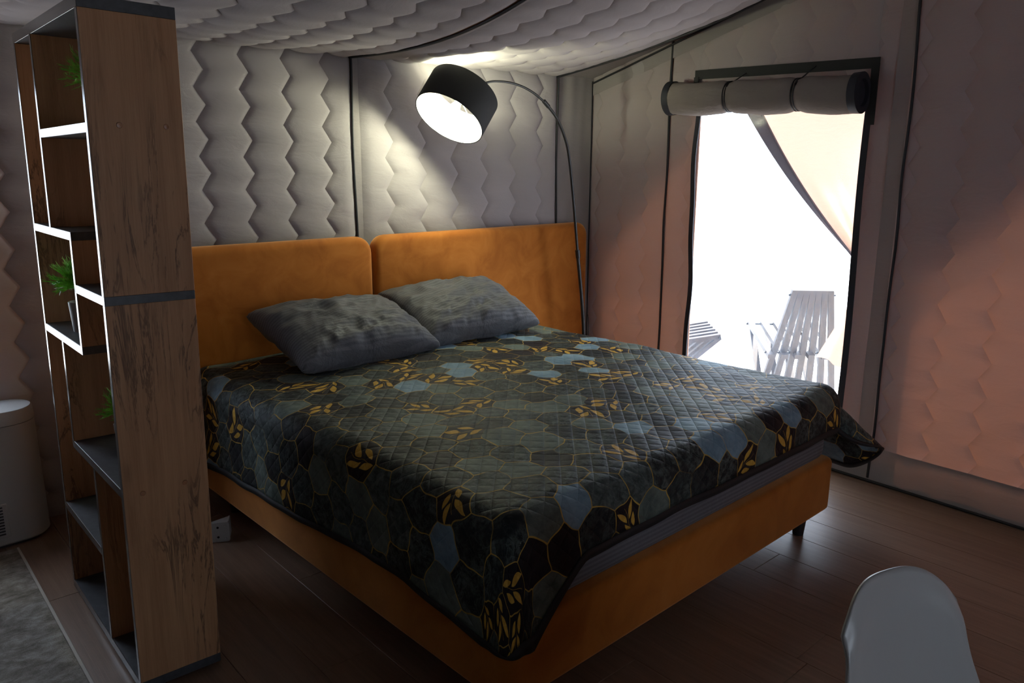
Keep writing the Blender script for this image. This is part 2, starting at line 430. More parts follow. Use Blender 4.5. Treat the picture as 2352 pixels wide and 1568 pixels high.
# floor: base slab with planks
floor = box('floor', (XLEFT-0.1, YFRONT-0.1, -0.08), (3.95, 3.98, -0.012), M_FLOOR); tag(floor, kind='structure')
PW, PL = 0.192, 1.285
pm = None
ci = 0; x = XLEFT
while x < 3.82:
    y = YFRONT - random.random()*PL
    while y < 3.92:
        ys, ye = max(y, YFRONT), min(y+PL, 3.93)
        if ye-ys > 0.05:
            if pm is None:
                o = box('plank', (0.0006, 0.0006, -0.012), (PW-0.0006, PL-0.0006, 0.0), M_FLOOR, floor, bev=0.0012, seg=1); pm = o.data
            else:
                o = bpy.data.objects.new('plank', pm); C.objects.link(o); o.parent = floor
            o.location = (x, ys, 0); o.scale = (1, (ye-ys)/PL, 1)
        y += PL
    x += PW

# back wall (behind the headboard)
wallb = plain(None, XLEFT, 3.80, -0.0, 0.10, lambda u, v, h: Vector((u, Yb(u)+0.015, v)), 'wall_back', nu=30, nv=4, wamp=0)
tag(wallb, kind='structure')
W2 = (-0.16, 0.40, 0.64, 1.80)        # second window of the back wall
quilt(wallb, XLEFT, W2[0], 0.0, ZE, bw, u_off=0.07, seed=1)
quilt(wallb, W2[0], W2[1], 0.0, W2[2], bw, u_off=0.07, seed=1)
quilt(wallb, W2[0], W2[1], W2[3], ZE, bw, u_off=0.07, seed=1)
quilt(wallb, W2[1], 2.09, 0.0, ZE, bw, u_off=0.153, vph=0.0395, per=0.151, seed=2, puff=0.019)
quilt(wallb, 2.12, 3.457, 0.0, ZE, bw, sp=0.205, u_off=0.045, amp=0.026, per=0.166, vph=0.027, seed=5, puff=0.017)
plain(wallb, 2.09, 2.128, 0, ZE, lambda u, v, h: bw(u, v, 0.012+h), 'seam_strip', nu=5, seed=3)
plain(wallb, 3.453, 3.80, 0, ZE, lambda u, v, h: bw(u, v, 0.004+h*2.2), 'panel', nu=26, nv=60, seed=4, vs=1.2)
for X in (2.09, 3.456):
    tube('piping', [bw(X, z, 0.012) + Vector((0.004*sin(z*7), 0, 0)) for z in np.linspace(0, ZE, 30)], 0.0055, M_CORD, wallb, 8)

# window wall
wallr = plain(None, YFRONT, 3.47, 0.0, 0.10, lambda u, v, h: Vector((Xr(u)+0.012, u, v)), 'wall_right', nu=30, nv=4, wamp=0)
tag(wallr, kind='structure')
WY0, WY1, WZ0, WZ1 = 1.655, 2.648, 0.22, 1.86
ZQ = 0.168
quilt(wallr, 2.832, 3.46, ZQ, 2.30, rwf, seed=11, puff=0.012)
quilt(wallr, WY1-0.024, 2.838, ZQ, 2.5, rwf, seed=12, puff=0.008, u_off=0.1)
quilt(wallr, 1.56, WY0+0.016, ZQ, 2.6, rwf, seed=13, puff=0.008, u_off=0.06)
quilt(wallr, WY0, WY1, WZ1, 2.6, rwf, seed=14, puff=0.010)
quilt(wallr, WY0, WY1, ZQ, WZ0, rwf, seed=14, puff=0.0)
quilt(wallr, YFRONT, 1.50, ZQ, 2.9, rwf, seed=15, puff=0.016, u_off=0.05)
plain(wallr, 1.495, 1.565, 0.0, 2.7, lambda u, v, h: rwf(u, v, 0.010+h), 'seam_strip', nu=5, seed=16)
plain(wallr, YFRONT, 3.46, 0.004, ZQ+0.012, lambda u, v, h: rwf(u, v, 0.014+h), 'skirt', nu=90, nv=8, wamp=0.006, seed=17)
for Y, zt in ((2.835, 2.21), (1.488, 2.6)):
    tube('piping', [rwf(Y, z, 0.012) + Vector((0, 0.009*wr(z*3, Y, 2), 0)) for z in np.linspace(0.02, zt, 40)], 0.0065, M_CORD, wallr, 8)
tube('piping', [rwf(y, 0.008, 0.02) for y in np.linspace(YFRONT, 3.45, 30)], 0.007, M_CORD, wallr, 8)
tube('piping', [Vector((Xr(y)-0.02, y, roofz(Xr(y), y)-0.035)) for y in np.linspace(0.3, 3.45, 30)], 0.006, M_CORD, wallr, 8)
grid('eave_strip', 40, 4, lambda a, b: Vector((Xr(0.3+3.15*a)-0.012-0.003*sin(a*40), 0.3+3.15*a, roofz(3.7, 0.3+3.15*a)-0.04-0.07*b)), M_PLAIN, wallr)
tube('piping', [Vector((Xr(3.452)-0.015, 3.452, z)) for z in np.linspace(0, 2.03, 10)], 0.004, M_CORD, wallr, 6)

# other two walls, out of the frame
lwf = lambda u, v, h: Vector((XLEFT+h, u, min(v, roofz(XLEFT, u))))
wall_l = plain(None, YFRONT, 3.95, 0.0, 2.9, lwf, 'wall_left', M_QUILT, nu=60, nv=30)
tag(wall_l, kind='structure')
D0, D1, DZ0, DZ1 = (0.5, 1.6, 0.9, 1.75)   # added opening in the front wall, lets in fill light from behind the camera
zf = roofz(0, YFRONT)
fwf = lambda u, v, h: Vector((u, YFRONT+h, v))
wall_f = plain(None, XLEFT, D0, 0.0, zf, fwf, 'wall_front', M_QUILT, nu=20, nv=20); tag(wall_f, kind='structure')
plain(wall_f, D1, 3.75, 0.0, zf, fwf, 'panel', M_QUILT, nu=30, nv=20)
plain(wall_f, D0, D1, DZ1, zf, fwf, 'panel', M_QUILT, nu=12, nv=4)
plain(wall_f, D0, D1, 0, DZ0, fwf, 'panel', M_QUILT, nu=12, nv=8)

# ceiling
ceil = plain(None, XLEFT, 3.74, YFRONT, YRIDGE+0.02, lambda u, v, h: Vector((u, v, roofz(u, v)-h)), 'ceiling', M_QUILT, nu=60, nv=40)
tag(ceil, kind='structure')
LV = 3.12
quilt(ceil, XLEFT, 2.09, 0.0, LV, rf, u_off=0.153, per=0.151, seed=21, puff=0.019)
quilt(ceil, 2.12, 3.457, 0.0, LV, rf, sp=0.205, u_off=0.045, amp=0.026, per=0.162, seed=22, puff=0.018)
plain(ceil, 2.09, 2.128, 0, LV, lambda u, v, h: rf(u, v, 0.010+h), 'seam_strip', nu=5, seed=23)
plain(ceil, 3.453, 3.78, 0, LV, lambda u, v, h: rf(u, v, 0.002+h), 'panel', nu=10, nv=60, seed=24)
for X in (2.09, 3.456):
    tube('piping', [rf(X, v, 0.014) for v in np.linspace(0, LV, 50)], 0.007, M_CORD, ceil, 8)

# outer canvas skin, added unseen to block daylight; cut-outs shape the inner wall glow
def canvas(name, outer, holes, to3, mat=M_FLY):
    loops = [[Vector((a, b, 0)) for a, b in outer]] + [[Vector((a, b, 0)) for a, b in h] for h in holes]
    tris = geometry.tessellate_polygon(loops); flat = [p for l in loops for p in l]
    o = mesh(name, [to3(p.x, p.y) for p in flat], [tuple(t_) for t_ in tris], mat, None, False)
    return o
G = 0.055
rz = lambda y: roofz(3.7, y)+0.08
cw = canvas('wall_light_mask_right', [(YFRONT, -0.05), (3.62, -0.05), (3.62, rz(3.62)), (YRIDGE, rz(YRIDGE)), (YFRONT, rz(YFRONT))],
       [[(WY0-0.01, WZ0), (WY1+0.01, WZ0), (WY1+0.01, WZ1), (WY0-0.01, WZ1)],
        [(2.68, 0.2), (3.30, 0.2), (3.30, 0.92), (2.68, 1.62)],
        [(1.345, 0.17), (1.345, 1.0), (-0.1, 2.45), (-2.2, 2.1), (-2.2, 0.17)]],  # this hole and the one above are shaped for the wall glow
       lambda y, z: Vector((Xr(y)+G, y, z)), M_CANVAS)
tag(cw, kind='structure')
cb = canvas('wall_outer_back', [(XLEFT-0.1, -0.05), (3.85, -0.05), (3.85, ZE+0.1), (XLEFT-0.1, ZE+0.1)],
       [[(W2[0], W2[2]), (W2[1], W2[2]), (W2[1], W2[3]), (W2[0], W2[3])]], lambda x, z: Vector((x, Yb(x)+G+0.02, z)))
tag(cb, kind='structure')
fly = mesh('roof_fly', [(XLEFT-0.2, 3.97, 2.05), (4.3, 3.66, 2.05), (4.3, YRIDGE, 2.97), (XLEFT-0.2, YRIDGE, 3.10), (XLEFT-0.2, YFRONT-0.3, 2.27), (4.3, YFRONT-0.3, 2.16)],
       [(0, 1, 2, 3), (3, 2, 5, 4)], M_FLY, None, False); tag(fly, kind='structure')
cl = canvas('wall_outer_left', [(YFRONT, -0.05), (3.95, -0.05), (3.95, 2.1), (YRIDGE, 3.08), (YFRONT, 2.3)], [], lambda y, z: Vector((XLEFT-0.06, y, z))); tag(cl, kind='structure')
cf = canvas('wall_outer_front', [(XLEFT, -0.05), (3.8, -0.05), (3.8, 2.25), (XLEFT, 2.3)], [[(D0, DZ0), (D1, DZ0), (D1, DZ1), (D0, DZ1)]], lambda x, z: Vector((x, YFRONT-0.06, z))); tag(cf, kind='structure')

ground = box('ground', (-14, -14, -0.14), (26, 26, -0.085), M_SAND); tag(ground, kind='structure')

# window 1: film, binding
win = grid('window_1', 12, 20, lambda a, b: Vector((Xr(WY0+(WY1-WY0)*a)+0.012+0.004*wr(a*3, b*3, 5), WY0+(WY1-WY0)*a, WZ0+(WZ1-WZ0)*b)), M_FILM)
tag(win, kind='structure')
def ribbon(name, pts, side, w, mat, parent, th=0.006):
    V = []; Fc = []
    for p, s in zip(pts, side):
        p = Vector(p); s = Vector(s)*w/2
        for d in (Vector((0, 0, 0)), Vector((-th, 0, 0))): V += [p-s+d, p+s+d]
    for i in range(len(pts)-1):
        a = i*4; b = a+4
        Fc += [(a, a+1, b+1, b), (a+2, b+2, b+3, a+3), (a, b, b+2, a+2), (a+1, a+3, b+3, b+1)]
    return mesh(name, V, Fc, mat, parent, False)
zz = np.linspace(WZ0, WZ1, 30)
ribbon('binding', [rwf(WY1-0.018+0.010*sin(z*5.2+0.4)+0.004*sin(z*13), z, 0.016) for z in zz], [(0, 1, 0)]*30, 0.028, M_NAVY, win)
ribbon('binding', [rwf(WY0+0.012+0.006*sin(z*4.0+2), z, 0.016) for z in zz], [(0, 1, 0)]*30, 0.03, M_NAVY, win)
ribbon('binding', [rwf(y, 1.972+0.03*(y-1.65), 0.014) for y in np.linspace(1.64, 2.662, 20)], [(0, 0, 1)]*20, 0.048, M_BIND, win)
ribbon('binding', [rwf(1.656, z, 0.018) for z in np.linspace(1.70, 1.97, 8)], [(0, 1, 0)]*8, 0.036, M_BIND, win)
ribbon('binding', [rwf(2.65, z, 0.018) for z in np.linspace(1.80, 1.99, 8)], [(0, 1, 0)]*8, 0.03, M_BIND, win)
# window 2: film only (out of the frame)
win2 = grid('window_2', 6, 6, lambda a, b: Vector((W2[0]+(W2[1]-W2[0])*a, Yb(W2[0]+(W2[1]-W2[0])*a)+0.01, W2[2]+(W2[3]-W2[2])*b)), M_FILM)
tag(win2, kind='structure')

# ------------------------------------------------------------------ bed
BT = radians(1.3); BO = Vector((1.149, 1.303, 0))
bed = empty('double_bed', BO, BT)
tag(bed, 'double bed with orange velvet frame and wide two-panel headboard', 'bed')
BWD, BLN = 1.84, 2.03
def rrect(x0, x1, y0, y1, r, n=6):
    P = []
    for cx, cy, a0 in ((x1-r, y1-r, 0), (x0+r, y1-r, pi/2), (x0+r, y0+r, pi), (x1-r, y0+r, 3*pi/2)):
        for k in range(n+1): a = a0+k*pi/2/n; P.append((cx+r*cos(a), cy+r*sin(a)))
    return P
def padded_slab(name, x0, x1, y0, y1, z0, z1, rc, re, mat, parent, axis='z', n=7, ne=4):
    """rounded slab: outline in two axes with corner radius rc, edge rounding re"""
    V = []; Fc = []; rings = []
    lev = [(re*(1-sin(k*pi/2/ne)), z0+re*(1-cos(k*pi/2/ne))) for k in range(ne+1)] + [(re*(1-cos(k*pi/2/ne)), z1-re*(1-sin(k*pi/2/ne))) for k in range(ne+1)]
    for ins, z in lev:
        P = rrect(x0+ins, x1-ins, y0+ins, y1-ins, max(rc-ins, 0.002), n); rings.append(len(P))
        for a, b in P: V.append((a, b, z) if axis == 'z' else (a, z, b))
    m = rings[0]
    for i in range(len(lev)-1):
        for k in range(m):
            Fc.append((i*m+k, i*m+(k+1) % m, (i+1)*m+(k+1) % m, (i+1)*m+k))
    Fc.append(tuple(range(m-1, -1, -1))); Fc.append(tuple(range((len(lev)-1)*m, len(lev)*m)))
    if axis == 'y': Fc = [f[::-1] for f in Fc]
    return autosmooth(mesh(name, V, Fc, mat, parent), 50)
padded_slab('frame', 0, BWD, 0, BLN, 0.12, 0.345, 0.045, 0.02, M_VELVET, bed)
hbz = 1.165
padded_slab('headboard_panel', -0.45, 0.955, 0.12, hbz, BLN, BLN+0.09, 0.085, 0.035, M_VELVET, bed, 'y')
padded_slab('headboard_panel', 0.965, 2.575, 0.12, hbz, BLN, BLN+0.09, 0.085, 0.035, M_VELVET, bed, 'y')
for lx_, ly_ in ((0.10, 0.09), (BWD-0.09, 0.09), (0.10, 1.9), (BWD-0.09, 1.9), (0.92, 1.0)):
    lathe('leg', [(0.022, 0.0), (0.034, 0.125)], M_LEGBLACK, bed, 16, Matrix.Translation((lx_, ly_, 0)))
mat_o = padded_slab('mattress', 0.025, BWD-0.025, 0.022, BLN-0.01, 0.345, 0.628, 0.07, 0.04, M_SHEET, None)
mat_o.location = BO; mat_o.rotation_euler = (0, 0, BT)
tag(mat_o, 'thick mattress in grey striped fitted sheet on the orange bed', 'mattress')

# ------------------------------------------------------------------ bedspread
ZT, RB = 0.655, 0.085
DL, DR, DF = 0.46, 0.50, 0.235
def bs_axis(lo, hi, step, b0, b1):
    pts = [lo, lo+b0] if b0 else [lo]
    a = pts[-1]; e = hi-b1 if b1 else hi
    n = int((e-a)/step); pts += [a+(e-a)*(k+1)/n for k in range(n)]
    if b1: pts.append(hi)
    return pts
XI0, XI1, YI0 = RB-0.018, BWD-RB+0.012, RB-0.02
sa = bs_axis(XI0-DL, XI1+DR, 0.013, 0.026, 0.026)
sb = bs_axis(YI0-DF, BLN-0.03, 0.013, 0.026, 0.0)
def ease(x): x = min(1, max(0, x)); return x*x*(3-2*x)
def spread_pt(a, b):
    """flat cloth coordinate -> (point on the draped cloth, pattern coordinate)"""
    left = a < XI0; dA = DL if left else DR
    x = (XI0-a)/dA if left else max(0.0, (a-XI1)/dA); y = max(0.0, (YI0-b)/DF)
    xd, yd = x*sqrt(1-0.5*y*y), y*sqrt(1-0.5*x*x); t_ = hypot(xd, yd); ps = atan2(yd, xd)
    px = min(max(a, XI0), XI1); py = max(b, YI0)
    Ls = (0.345+0.055*py+0.07*max(0, 1-py/0.45)**1.5) if left else 0.56-0.06*py
    Fm = 0.232+0.183*max(0, 1-max(px-XI0, 0)/0.20)**1.3
    k = ease(ps/(pi/2)); D = t_*(Ls*(1-k)+Fm*k)
    z = ZT+0.018*sin(pi*min(max((a-XI0)/(XI1-XI0), 0), 1))*sin(pi*min(1, max(0, (b-YI0)/2.2+0.1)))
    wob = 0.007*wr(a*3.1, b*3.1, 1)+0.004*wr(a*9, b*6, 2)+0.007*max(0, wr(a*1.6, b*7.5, 4))
    sx = -1 if left else 1
    uv = (px+sx*D*cos(ps), py-D*sin(ps))
    if t_ < 1e-9: return Vector((px, py, z+wob)), uv
    c = sin(2*ps)
    be = (0.03 if left else 0.60)*(1-k) + 0.04*k + (0.10 if left else 0.50)*c*c
    q = pi/2*RB
    if D < q: th = D/RB; out = RB*sin(th); dn = RB*(1-cos(th))
    else:
        rem = D-q; out = RB+rem*sin(be); dn = RB+rem*cos(be)
        out += 0.010*wr(a*5, b*5, 7)*min(1, rem*8) + 0.006*min(1, rem*5)*sin((b if xd > yd else a)*7)
    f = max(0, 1-D/q)
    return Vector((px+sx*out*cos(ps), py-out*sin(ps), z-dn+wob*f)), uv
nA, nB = len(sa), len(sb)
_sp = [spread_pt(a, b) for b in sb for a in sa]
SV = [p[0] for p in _sp]; SUV = [p[1] for p in _sp]
fin, fhem = [], []
for j in range(nB-1):
    for i in range(nA-1):
        k = j*nA+i; (fhem if (i == 0 or i == nA-2 or j == 0) else fin).append((k, k+1, k+nA+1, k+nA))
def submesh(name, faces, mat, parent):
    used = sorted({i for f in faces for i in f}); mp = {u: i for i, u in enumerate(used)}
    return mesh(name, [SV[u] for u in used], [tuple(mp[i] for i in f) for f in faces], mat, parent, True, [SUV[u] for u in used])
spread = empty('bedspread', BO, BT)
tag(spread, 'dark quilted bedspread with gold-lined hexagons and leaves, draped over bed', 'bedspread')
solidify(submesh('cover', fin, M_SPREAD, spread), 0.007)
solidify(submesh('hem_binding', fhem, M_SPHEM, spread), 0.011, -0.6)

# ------------------------------------------------------------------ pillows
def pillow(name, label, loc, rz, rx, ry, w, d, th, seed):
    n = 64; m = 48
    V = []; Fc = []
    def pt(u, v, side):
        cu = 1-0.10*(1-abs(v)**2.2)*0.9*0.6; cv = 1-0.12*(1-abs(u)**2.2)*0.7
        x = u*w/2*cu; y = v*d/2*cv
        pr = max(0, (1-abs(u)**2.6))*max(0, (1-abs(v)**2.6))
        h = th/2*pr**0.36
        wk = min(1, (1-max(abs(u), abs(v)))*6)
        rad_ = 0.010*wr(atan2(v, u)*5.5, seed, hypot(u, v)*1.5)*min(1, hypot(u, v)*1.2)*wk
        wv = 0.020*wr(u*2.4+seed, v*3.6, seed)+0.026*(0.35-abs(wr(u*3.2+v*1.5, v*3.2-u, seed+2)))+0.018*(0.25-abs(wr(u*7-v*3, v*5+u*2, seed+4)))*(0.4+0.6*min(1, max(0, -v+0.3)))
        h2 = h*(1.0 if side > 0 else 0.75) + (rad_+wv)*pr**0.3
        return Vector((x, y, side*h2))
    for side in (1, -1):
        for j in range(m+1):
            for i in range(n+1):
                u = -1+2*i/n; v = -1+2*j/m
                u = sin(u*pi/2)*0.35+u*0.65; v = sin(v*pi/2)*0.35+v*0.65
                V.append(pt(u, v, side))
    B_ = (n+1)*(m+1)
    for j in range(m):
        for i in range(n):
            a = j*(n+1)+i; Fc.append((a, a+1, a+n+2, a+n+1)); Fc.append((B_+a, B_+a+n+1, B_+a+n+2, B_+a+1))
    o = mesh(name, V, Fc, M_PILLOW, None)
    bm = bmesh.new(); bm.from_mesh(o.data); bmesh.ops.remove_doubles(bm, verts=bm.verts[:], dist=0.0004); bm.to_mesh(o.data); bm.free()
    o.data.polygons.foreach_set('use_smooth', [True]*len(o.data.polygons))
    Mb = Matrix.Translation(BO) @ Matrix.Rotation(BT, 4, 'Z')
    o.matrix_world = Mb @ Matrix.Translation(loc) @ Matrix.Rotation(rz, 4, 'Z') @ Matrix.Rotation(rx, 4, 'X') @ Matrix.Rotation(ry, 4, 'Y')
    tag(o, label, 'pillow')
    return o
pillow('pillow', 'grey striped pillow overlapping its neighbour, on the side next to the shelf unit', (0.60, 1.73, 0.775), 0.03, 0.32, 0.02, 0.72, 0.50, 0.23, 1.3)
pillow('pillow', 'grey striped pillow partly behind its neighbour, on the side next to the lamp', (1.29, 1.77, 0.785), -0.06, 0.34, -0.02, 0.70, 0.50, 0.23, 5.1)

# ------------------------------------------------------------------ arc lamp
LY = 3.18; LXB = 3.445
lamp = empty('arc_floor_lamp', (LXB, LY, 0))
tag(lamp, 'black arc floor lamp, lit, with tilted drum shade over the bed', 'lamp')
inv = Matrix.Translation((-LXB, -LY, 0))
def lp(v): return inv @ Vector(v)
lathe('base', [(0.0, 0.0), (0.13, 0.0), (0.13, 0.02), (0.02, 0.03), (0.012, 0.06)], M_BLACKMETAL, lamp, 32)
tube('pole', [lp(p) for p in spline([(LXB, LY, 0.03), ony(1340, 745, LY), ony(1327, 585, LY)], 8)], 0.011, M_BLACKMETAL, lamp)
tube('arm', [lp(p) for p in spline([ony(1327, 585, LY), ony(1318, 470, LY), ony(1307, 360, LY), ony(1296, 312, LY), ony(1278, 270, LY), ony(1254, 238, LY)], 8)], 0.0085, M_BLACKMETAL, lamp)
axn = Vector((-0.625, -0.089, -0.776)).normalized()
SC = ony(1049, 241, LY); SH, SD = 0.18, 0.367
top = SC - axn*SH/2
tube('arm', [lp(p) for p in spline([ony(1254, 238, LY), ony(1225, 213, LY), ony(1190, 195, LY), ony(1150, 187, LY), ony(1112, 192, LY), top+axn*0.05], 8)], 0.0062, M_BLACKMETAL, lamp)
for q0, q1, rr in (((1328, 592), (1326.5, 574), 0.0145), ((1260, 245), (1249, 232), 0.0115)):
    tube('collar', [lp(ony(*q0, LY)), lp(ony(*q1, LY))], rr, M_BLACKMETAL, lamp, 14)
Mz = inv @ Matrix.Translation(SC) @ (axn).to_track_quat('Z', 'Y').to_matrix().to_4x4()
sh = lathe('lamp_shade', [(SD/2, -SH/2), (SD/2, SH/2), (SD/2-0.003, SH/2), (SD/2-0.003, -SH/2)], M_SHADE, lamp, 64, Mz, True)
lathe('shade_lining', [(SD/2-0.0035, SH/2-0.001), (SD/2-0.0035, -SH/2+0.001), (SD/2-0.005, -SH/2+0.001), (SD/2-0.005, SH/2-0.001)], M_LINING, sh, 64, Mz, True)
for k in range(3):
    a = 2*pi*k/3
    tube('spoke', [Mz @ Vector((0.02*cos(a), 0.02*sin(a), -0.045)), Mz @ Vector(((SD/2-0.004)*cos(a), (SD/2-0.004)*sin(a), -0.085))], 0.002, M_LINING, sh, 6)
lathe('socket', [(0.0, -0.075), (0.02, -0.075), (0.02, -0.02), (0.0, -0.02)], M_LINING, lamp, 20, Mz)
lathe('bulb', [(0.012, -0.02), (0.02, 0.0), (0.03, 0.025), (0.031, 0.04), (0.026, 0.057), (0.014, 0.068), (0.0, 0.071)], M_BULB, lamp, 24, Mz)
tube('cable', [lp(p) for p in spline([(LXB+0.012, LY, 0.62), (LXB+0.035, LY+0.01, 0.55), (LXB+0.04, LY, 0.3), (LXB+0.07, LY-0.05, 0.02), (LXB+0.1, LY-0.3, 0.012)], 8)], 0.003, M_BLACKMETAL, lamp, 6)

# ------------------------------------------------------------------ rolled window flap
roll = empty('rolled_window_flap', (Xr(2.2)-0.1, 2.2, 1.86))
tag(roll, 'grey fabric window flap rolled up and tied with two cords', 'window flap')
RY0, RY1 = 1.672, 2.765
def rolloff(y):
    g = 0
    for c in (2.372, 1.985): g += math.exp(-((y-c)/0.03)**2)
    return g
def rollc(y): return Vector((Xr(y)-0.098, y, 1.838+0.042*(y-1.67)/1.09))
def rollp(a, b):
    y = RY0+(RY1-RY0)*a; th = 2*pi*b
    r = 0.083*(1-0.16*rolloff(y)) + 0.004*wr(y*7, cos(th)*1.5, sin(th)*1.5) + 0.0025*wr(y*30, cos(th)*3, sin(th)*3)*min(1, rolloff(y)+0.3)
    sagz = -0.008*sin(pi*((y-1.985)/0.387))**2
    return rollc(y)+Vector((r*cos(th)*0.92, 0, r*sin(th)*1.03+sagz)) - roll.location
grid('roll_body', 110, 33, rollp, M_ROLL, roll)
for y, s in ((RY0, -1), (RY1, 1)):
    V = []; Fc = []; nn = 32
    cc = rollc(y)-roll.location
    for rr, dy in ((0.087, -0.035*s), (0.089, 0.004*s), (0.06, 0.006*s), (0.057, -0.01*s), (0.0, -0.012*s)):
        for k in range(nn): V.append(cc+Vector((rr*cos(2*pi*k/nn)*0.92, dy, rr*sin(2*pi*k/nn)*1.03)))
    for i in range(4):
        for k in range(nn): Fc.append((i*nn+k, i*nn+(k+1) % nn, (i+1)*nn+(k+1) % nn, (i+1)*nn+k))
    autosmooth(mesh('edge_binding', V, Fc, M_NAVY, roll), 40)
for y in (2.372, 1.985):
    for dd in (-0.006, 0.007):
        pts = [rollc(y)+Vector((0.07*cos(t_)*0.95, dd*(1 if t_ < 5 else 1.5), 0.0735*sin(t_)*1.03)) - roll.location for t_ in np.linspace(-0.4*pi, 1.6*pi, 40)]
        tube('tie_cord', pts, 0.0032, M_CORD, roll, 6)
    tube('tie_cord', [rollc(y)+Vector((-0.06, -0.01, 0.045))-roll.location, Vector((Xr(y)-0.02, y-0.035, 1.985))-roll.location], 0.003, M_CORD, roll, 6)

# ------------------------------------------------------------------ curtain outside the window
cur = empty('tied_door_curtain', (3.86, 1.62, 0.0))
tag(cur, 'peach fabric curtain outside the window, gathered and tied to one side', 'curtain')
CX = 0.16
def cpt(a, b, off=0.0):
    # a: 0 at the tied jamb .. 1 at the free hem; b: 0 top .. 1 tie
    y0 = 1.55+1.05*a; z0 = 2.06
    y1 = 1.63+0.02*a; z1 = 0.96+0.03*a
    s = b
    y = y0+(y1-y0)*s + a*0.035*sin(pi*s); z = z0+(z1-z0)*s - 0.05*a*sin(pi*s)
    fold = 0.020*sin(a*11+1.0)*(0.35+s*0.5)+0.012*sin(a*27)*s
    return Vector((Xr(y)+CX+fold-off, y, z)) - cur.location
grid('cloth', 60, 40, lambda a, b: cpt(a*0.93, b), M_CURT, cur)
solidify(grid('hem', 8, 40, lambda a, b: cpt(0.89+0.11*a, b, 0.014), M_HEM, cur), 0.012, 0)
def tailp(a, b):
    y = 1.60+0.07*a + b*(0.0+0.24*a); z = 0.99 - b*(0.50-0.03*a)
    return Vector((Xr(y)+CX+0.03*sin(a*9)*(0.3+b), y, z)) - cur.location
grid('tail', 24, 16, tailp, M_CURT, cur)
tube('tie_band', [Vector((Xr(1.6)+CX+0.05*cos(t_), 1.645+0.05*sin(t_), 0.985))-cur.location for t_ in np.linspace(0, 2*pi, 24)], 0.012, M_BIND, cur, 8)

# ------------------------------------------------------------------ slatted folding chairs outside
def slat_chair(name, label, loc, rz):
    t = empty(name, loc, rz); tag(t, label, 'chair')
    def slat(n_, p, q, w, th, side):
        p, q = Vector(p), Vector(q); d = (q-p).normalized(); s = Vector(side).normalized(); u = d.cross(s).normalized()
        V = []
        for c in (p, q):
            for a, b in ((-1, -1), (1, -1), (1, 1), (-1, 1)): V.append(c+s*a*w/2+u*b*th/2)
        Fc = [(0, 1, 2, 3), (7, 6, 5, 4), (0, 4, 5, 1), (1, 5, 6, 2), (2, 6, 7, 3), (3, 7, 4, 0)]
        return mesh(n_, V, Fc, M_OUTWOOD, t, False)
    for k in range(7):       # back fan, running down to the ground in front of the sitter
        f = (k-3)/3
        slat('back_slat', (f*0.112, -0.24, 0.82), (f*0.25, -0.05, 0.02), 0.038, 0.03, (1, 0, 0))
    for k in range(6):       # seat slats
        f = (k-2.5)/2.5
        slat('seat_slat', (f*0.23, 0.42, 0.47), (f*0.22, -0.20, 0.36), 0.042, 0.03, (1, 0, 0))
    for k in range(5):       # rear legs
        f = (k-2)/2
        slat('leg_slat', (f*0.22, 0.42, 0.46), (f*0.23, -0.10, 0.0), 0.040, 0.03, (1, 0, 0))
    tube('rod', [Vector((-0.15, -0.23, 0.785)), Vector((0.15, -0.23, 0.785))], 0.008, M_BLACKMETAL, t, 8)
    tube('rod', [Vector((-0.26, 0.41, 0.462)), Vector((0.26, 0.41, 0.462))], 0.008, M_BLACKMETAL, t, 8)
    tube('rod', [Vector((-0.25, -0.13, 0.374)), Vector((0.25, -0.13, 0.374))], 0.008, M_BLACKMETAL, t, 8)
    return t
slat_chair('slatted_folding_chair', 'slatted wooden folding chair with tall fan back, seen through the window', (4.93, 2.57, -0.085), radians(-46))
slat_chair('slatted_folding_chair', 'slatted wooden folding chair by the window edge, only its seat showing', (4.36, 3.36, -0.085), radians(-135))

# ------------------------------------------------------------------ shelf unit
SX0, SX1, SY0, SY1 = 0.503, 0.733, 2.169, 2.95
shelf = empty('open_shelf_unit', ((SX0+SX1)/2, (SY0+SY1)/2, 0)); shelf.rotation_euler = (0, radians(0.9), 0)
tag(shelf, 'tall open shelf unit in brown oak laminate with dark slate shelves', 'shelf unit')
so = shelf.location.copy()
def sbox(name, y0, y1, z0, z1, mat, x0=SX0, x1=SX1, edge=True, bev=0.0008):
    o = box(name, (x0-so.x, y0-so.y, z0), (x1-so.x, y1-so.y, z1), mat, shelf, bev, 1)
    if edge:
        box('edge_band', (x0-so.x-0.0012, y0-so.y+0.0004, z0+0.0004), (x0-so.x, y1-so.y-0.0004, z1-0.0004), M_EDGE, o)
    return o
PT = 0.018; ST = 0.024
zA, zB, zC, zD, zE_, zF, zG = 1.317, 1.605, 1.168, 0.985, 0.632, 0.345, 0.042
Y1, Y2 = SY0+0.29, SY0+0.53
sbox('end_panel', SY0, SY0+PT, zC, 1.872, M_OAK); e2 = sbox('end_panel', SY0, SY0+PT, zG, zC-ST, M_OAK)
sbox('end_panel', SY1-PT, SY1, zG, 1.872, M_OAK)
sbox('top_board', SY0, SY1, 1.872, 1.902, M_SLATE); sbox('bottom_board', SY0, SY1, zG-0.028, zG, M_SLATE)
sbox('shelf_board', SY0, Y1+PT, zC-ST, zC, M_SLATE)
sbox('shelf_board', SY0+PT, Y2, zB-ST, zB, M_SLATE)
sbox('shelf_board', Y1, SY1-PT, zA-ST, zA, M_SLATE)
sbox('shelf_board', Y1, SY1-PT, zD-ST, zD, M_SLATE)
sbox('shelf_board', SY0+PT, Y2+PT, zE_-ST, zE_, M_SLATE)
sbox('shelf_board', Y1+PT, SY1-PT, zF-ST, zF, M_SLATE)
sbox('partition', Y2, Y2+PT, zA, 1.872, M_OAK)
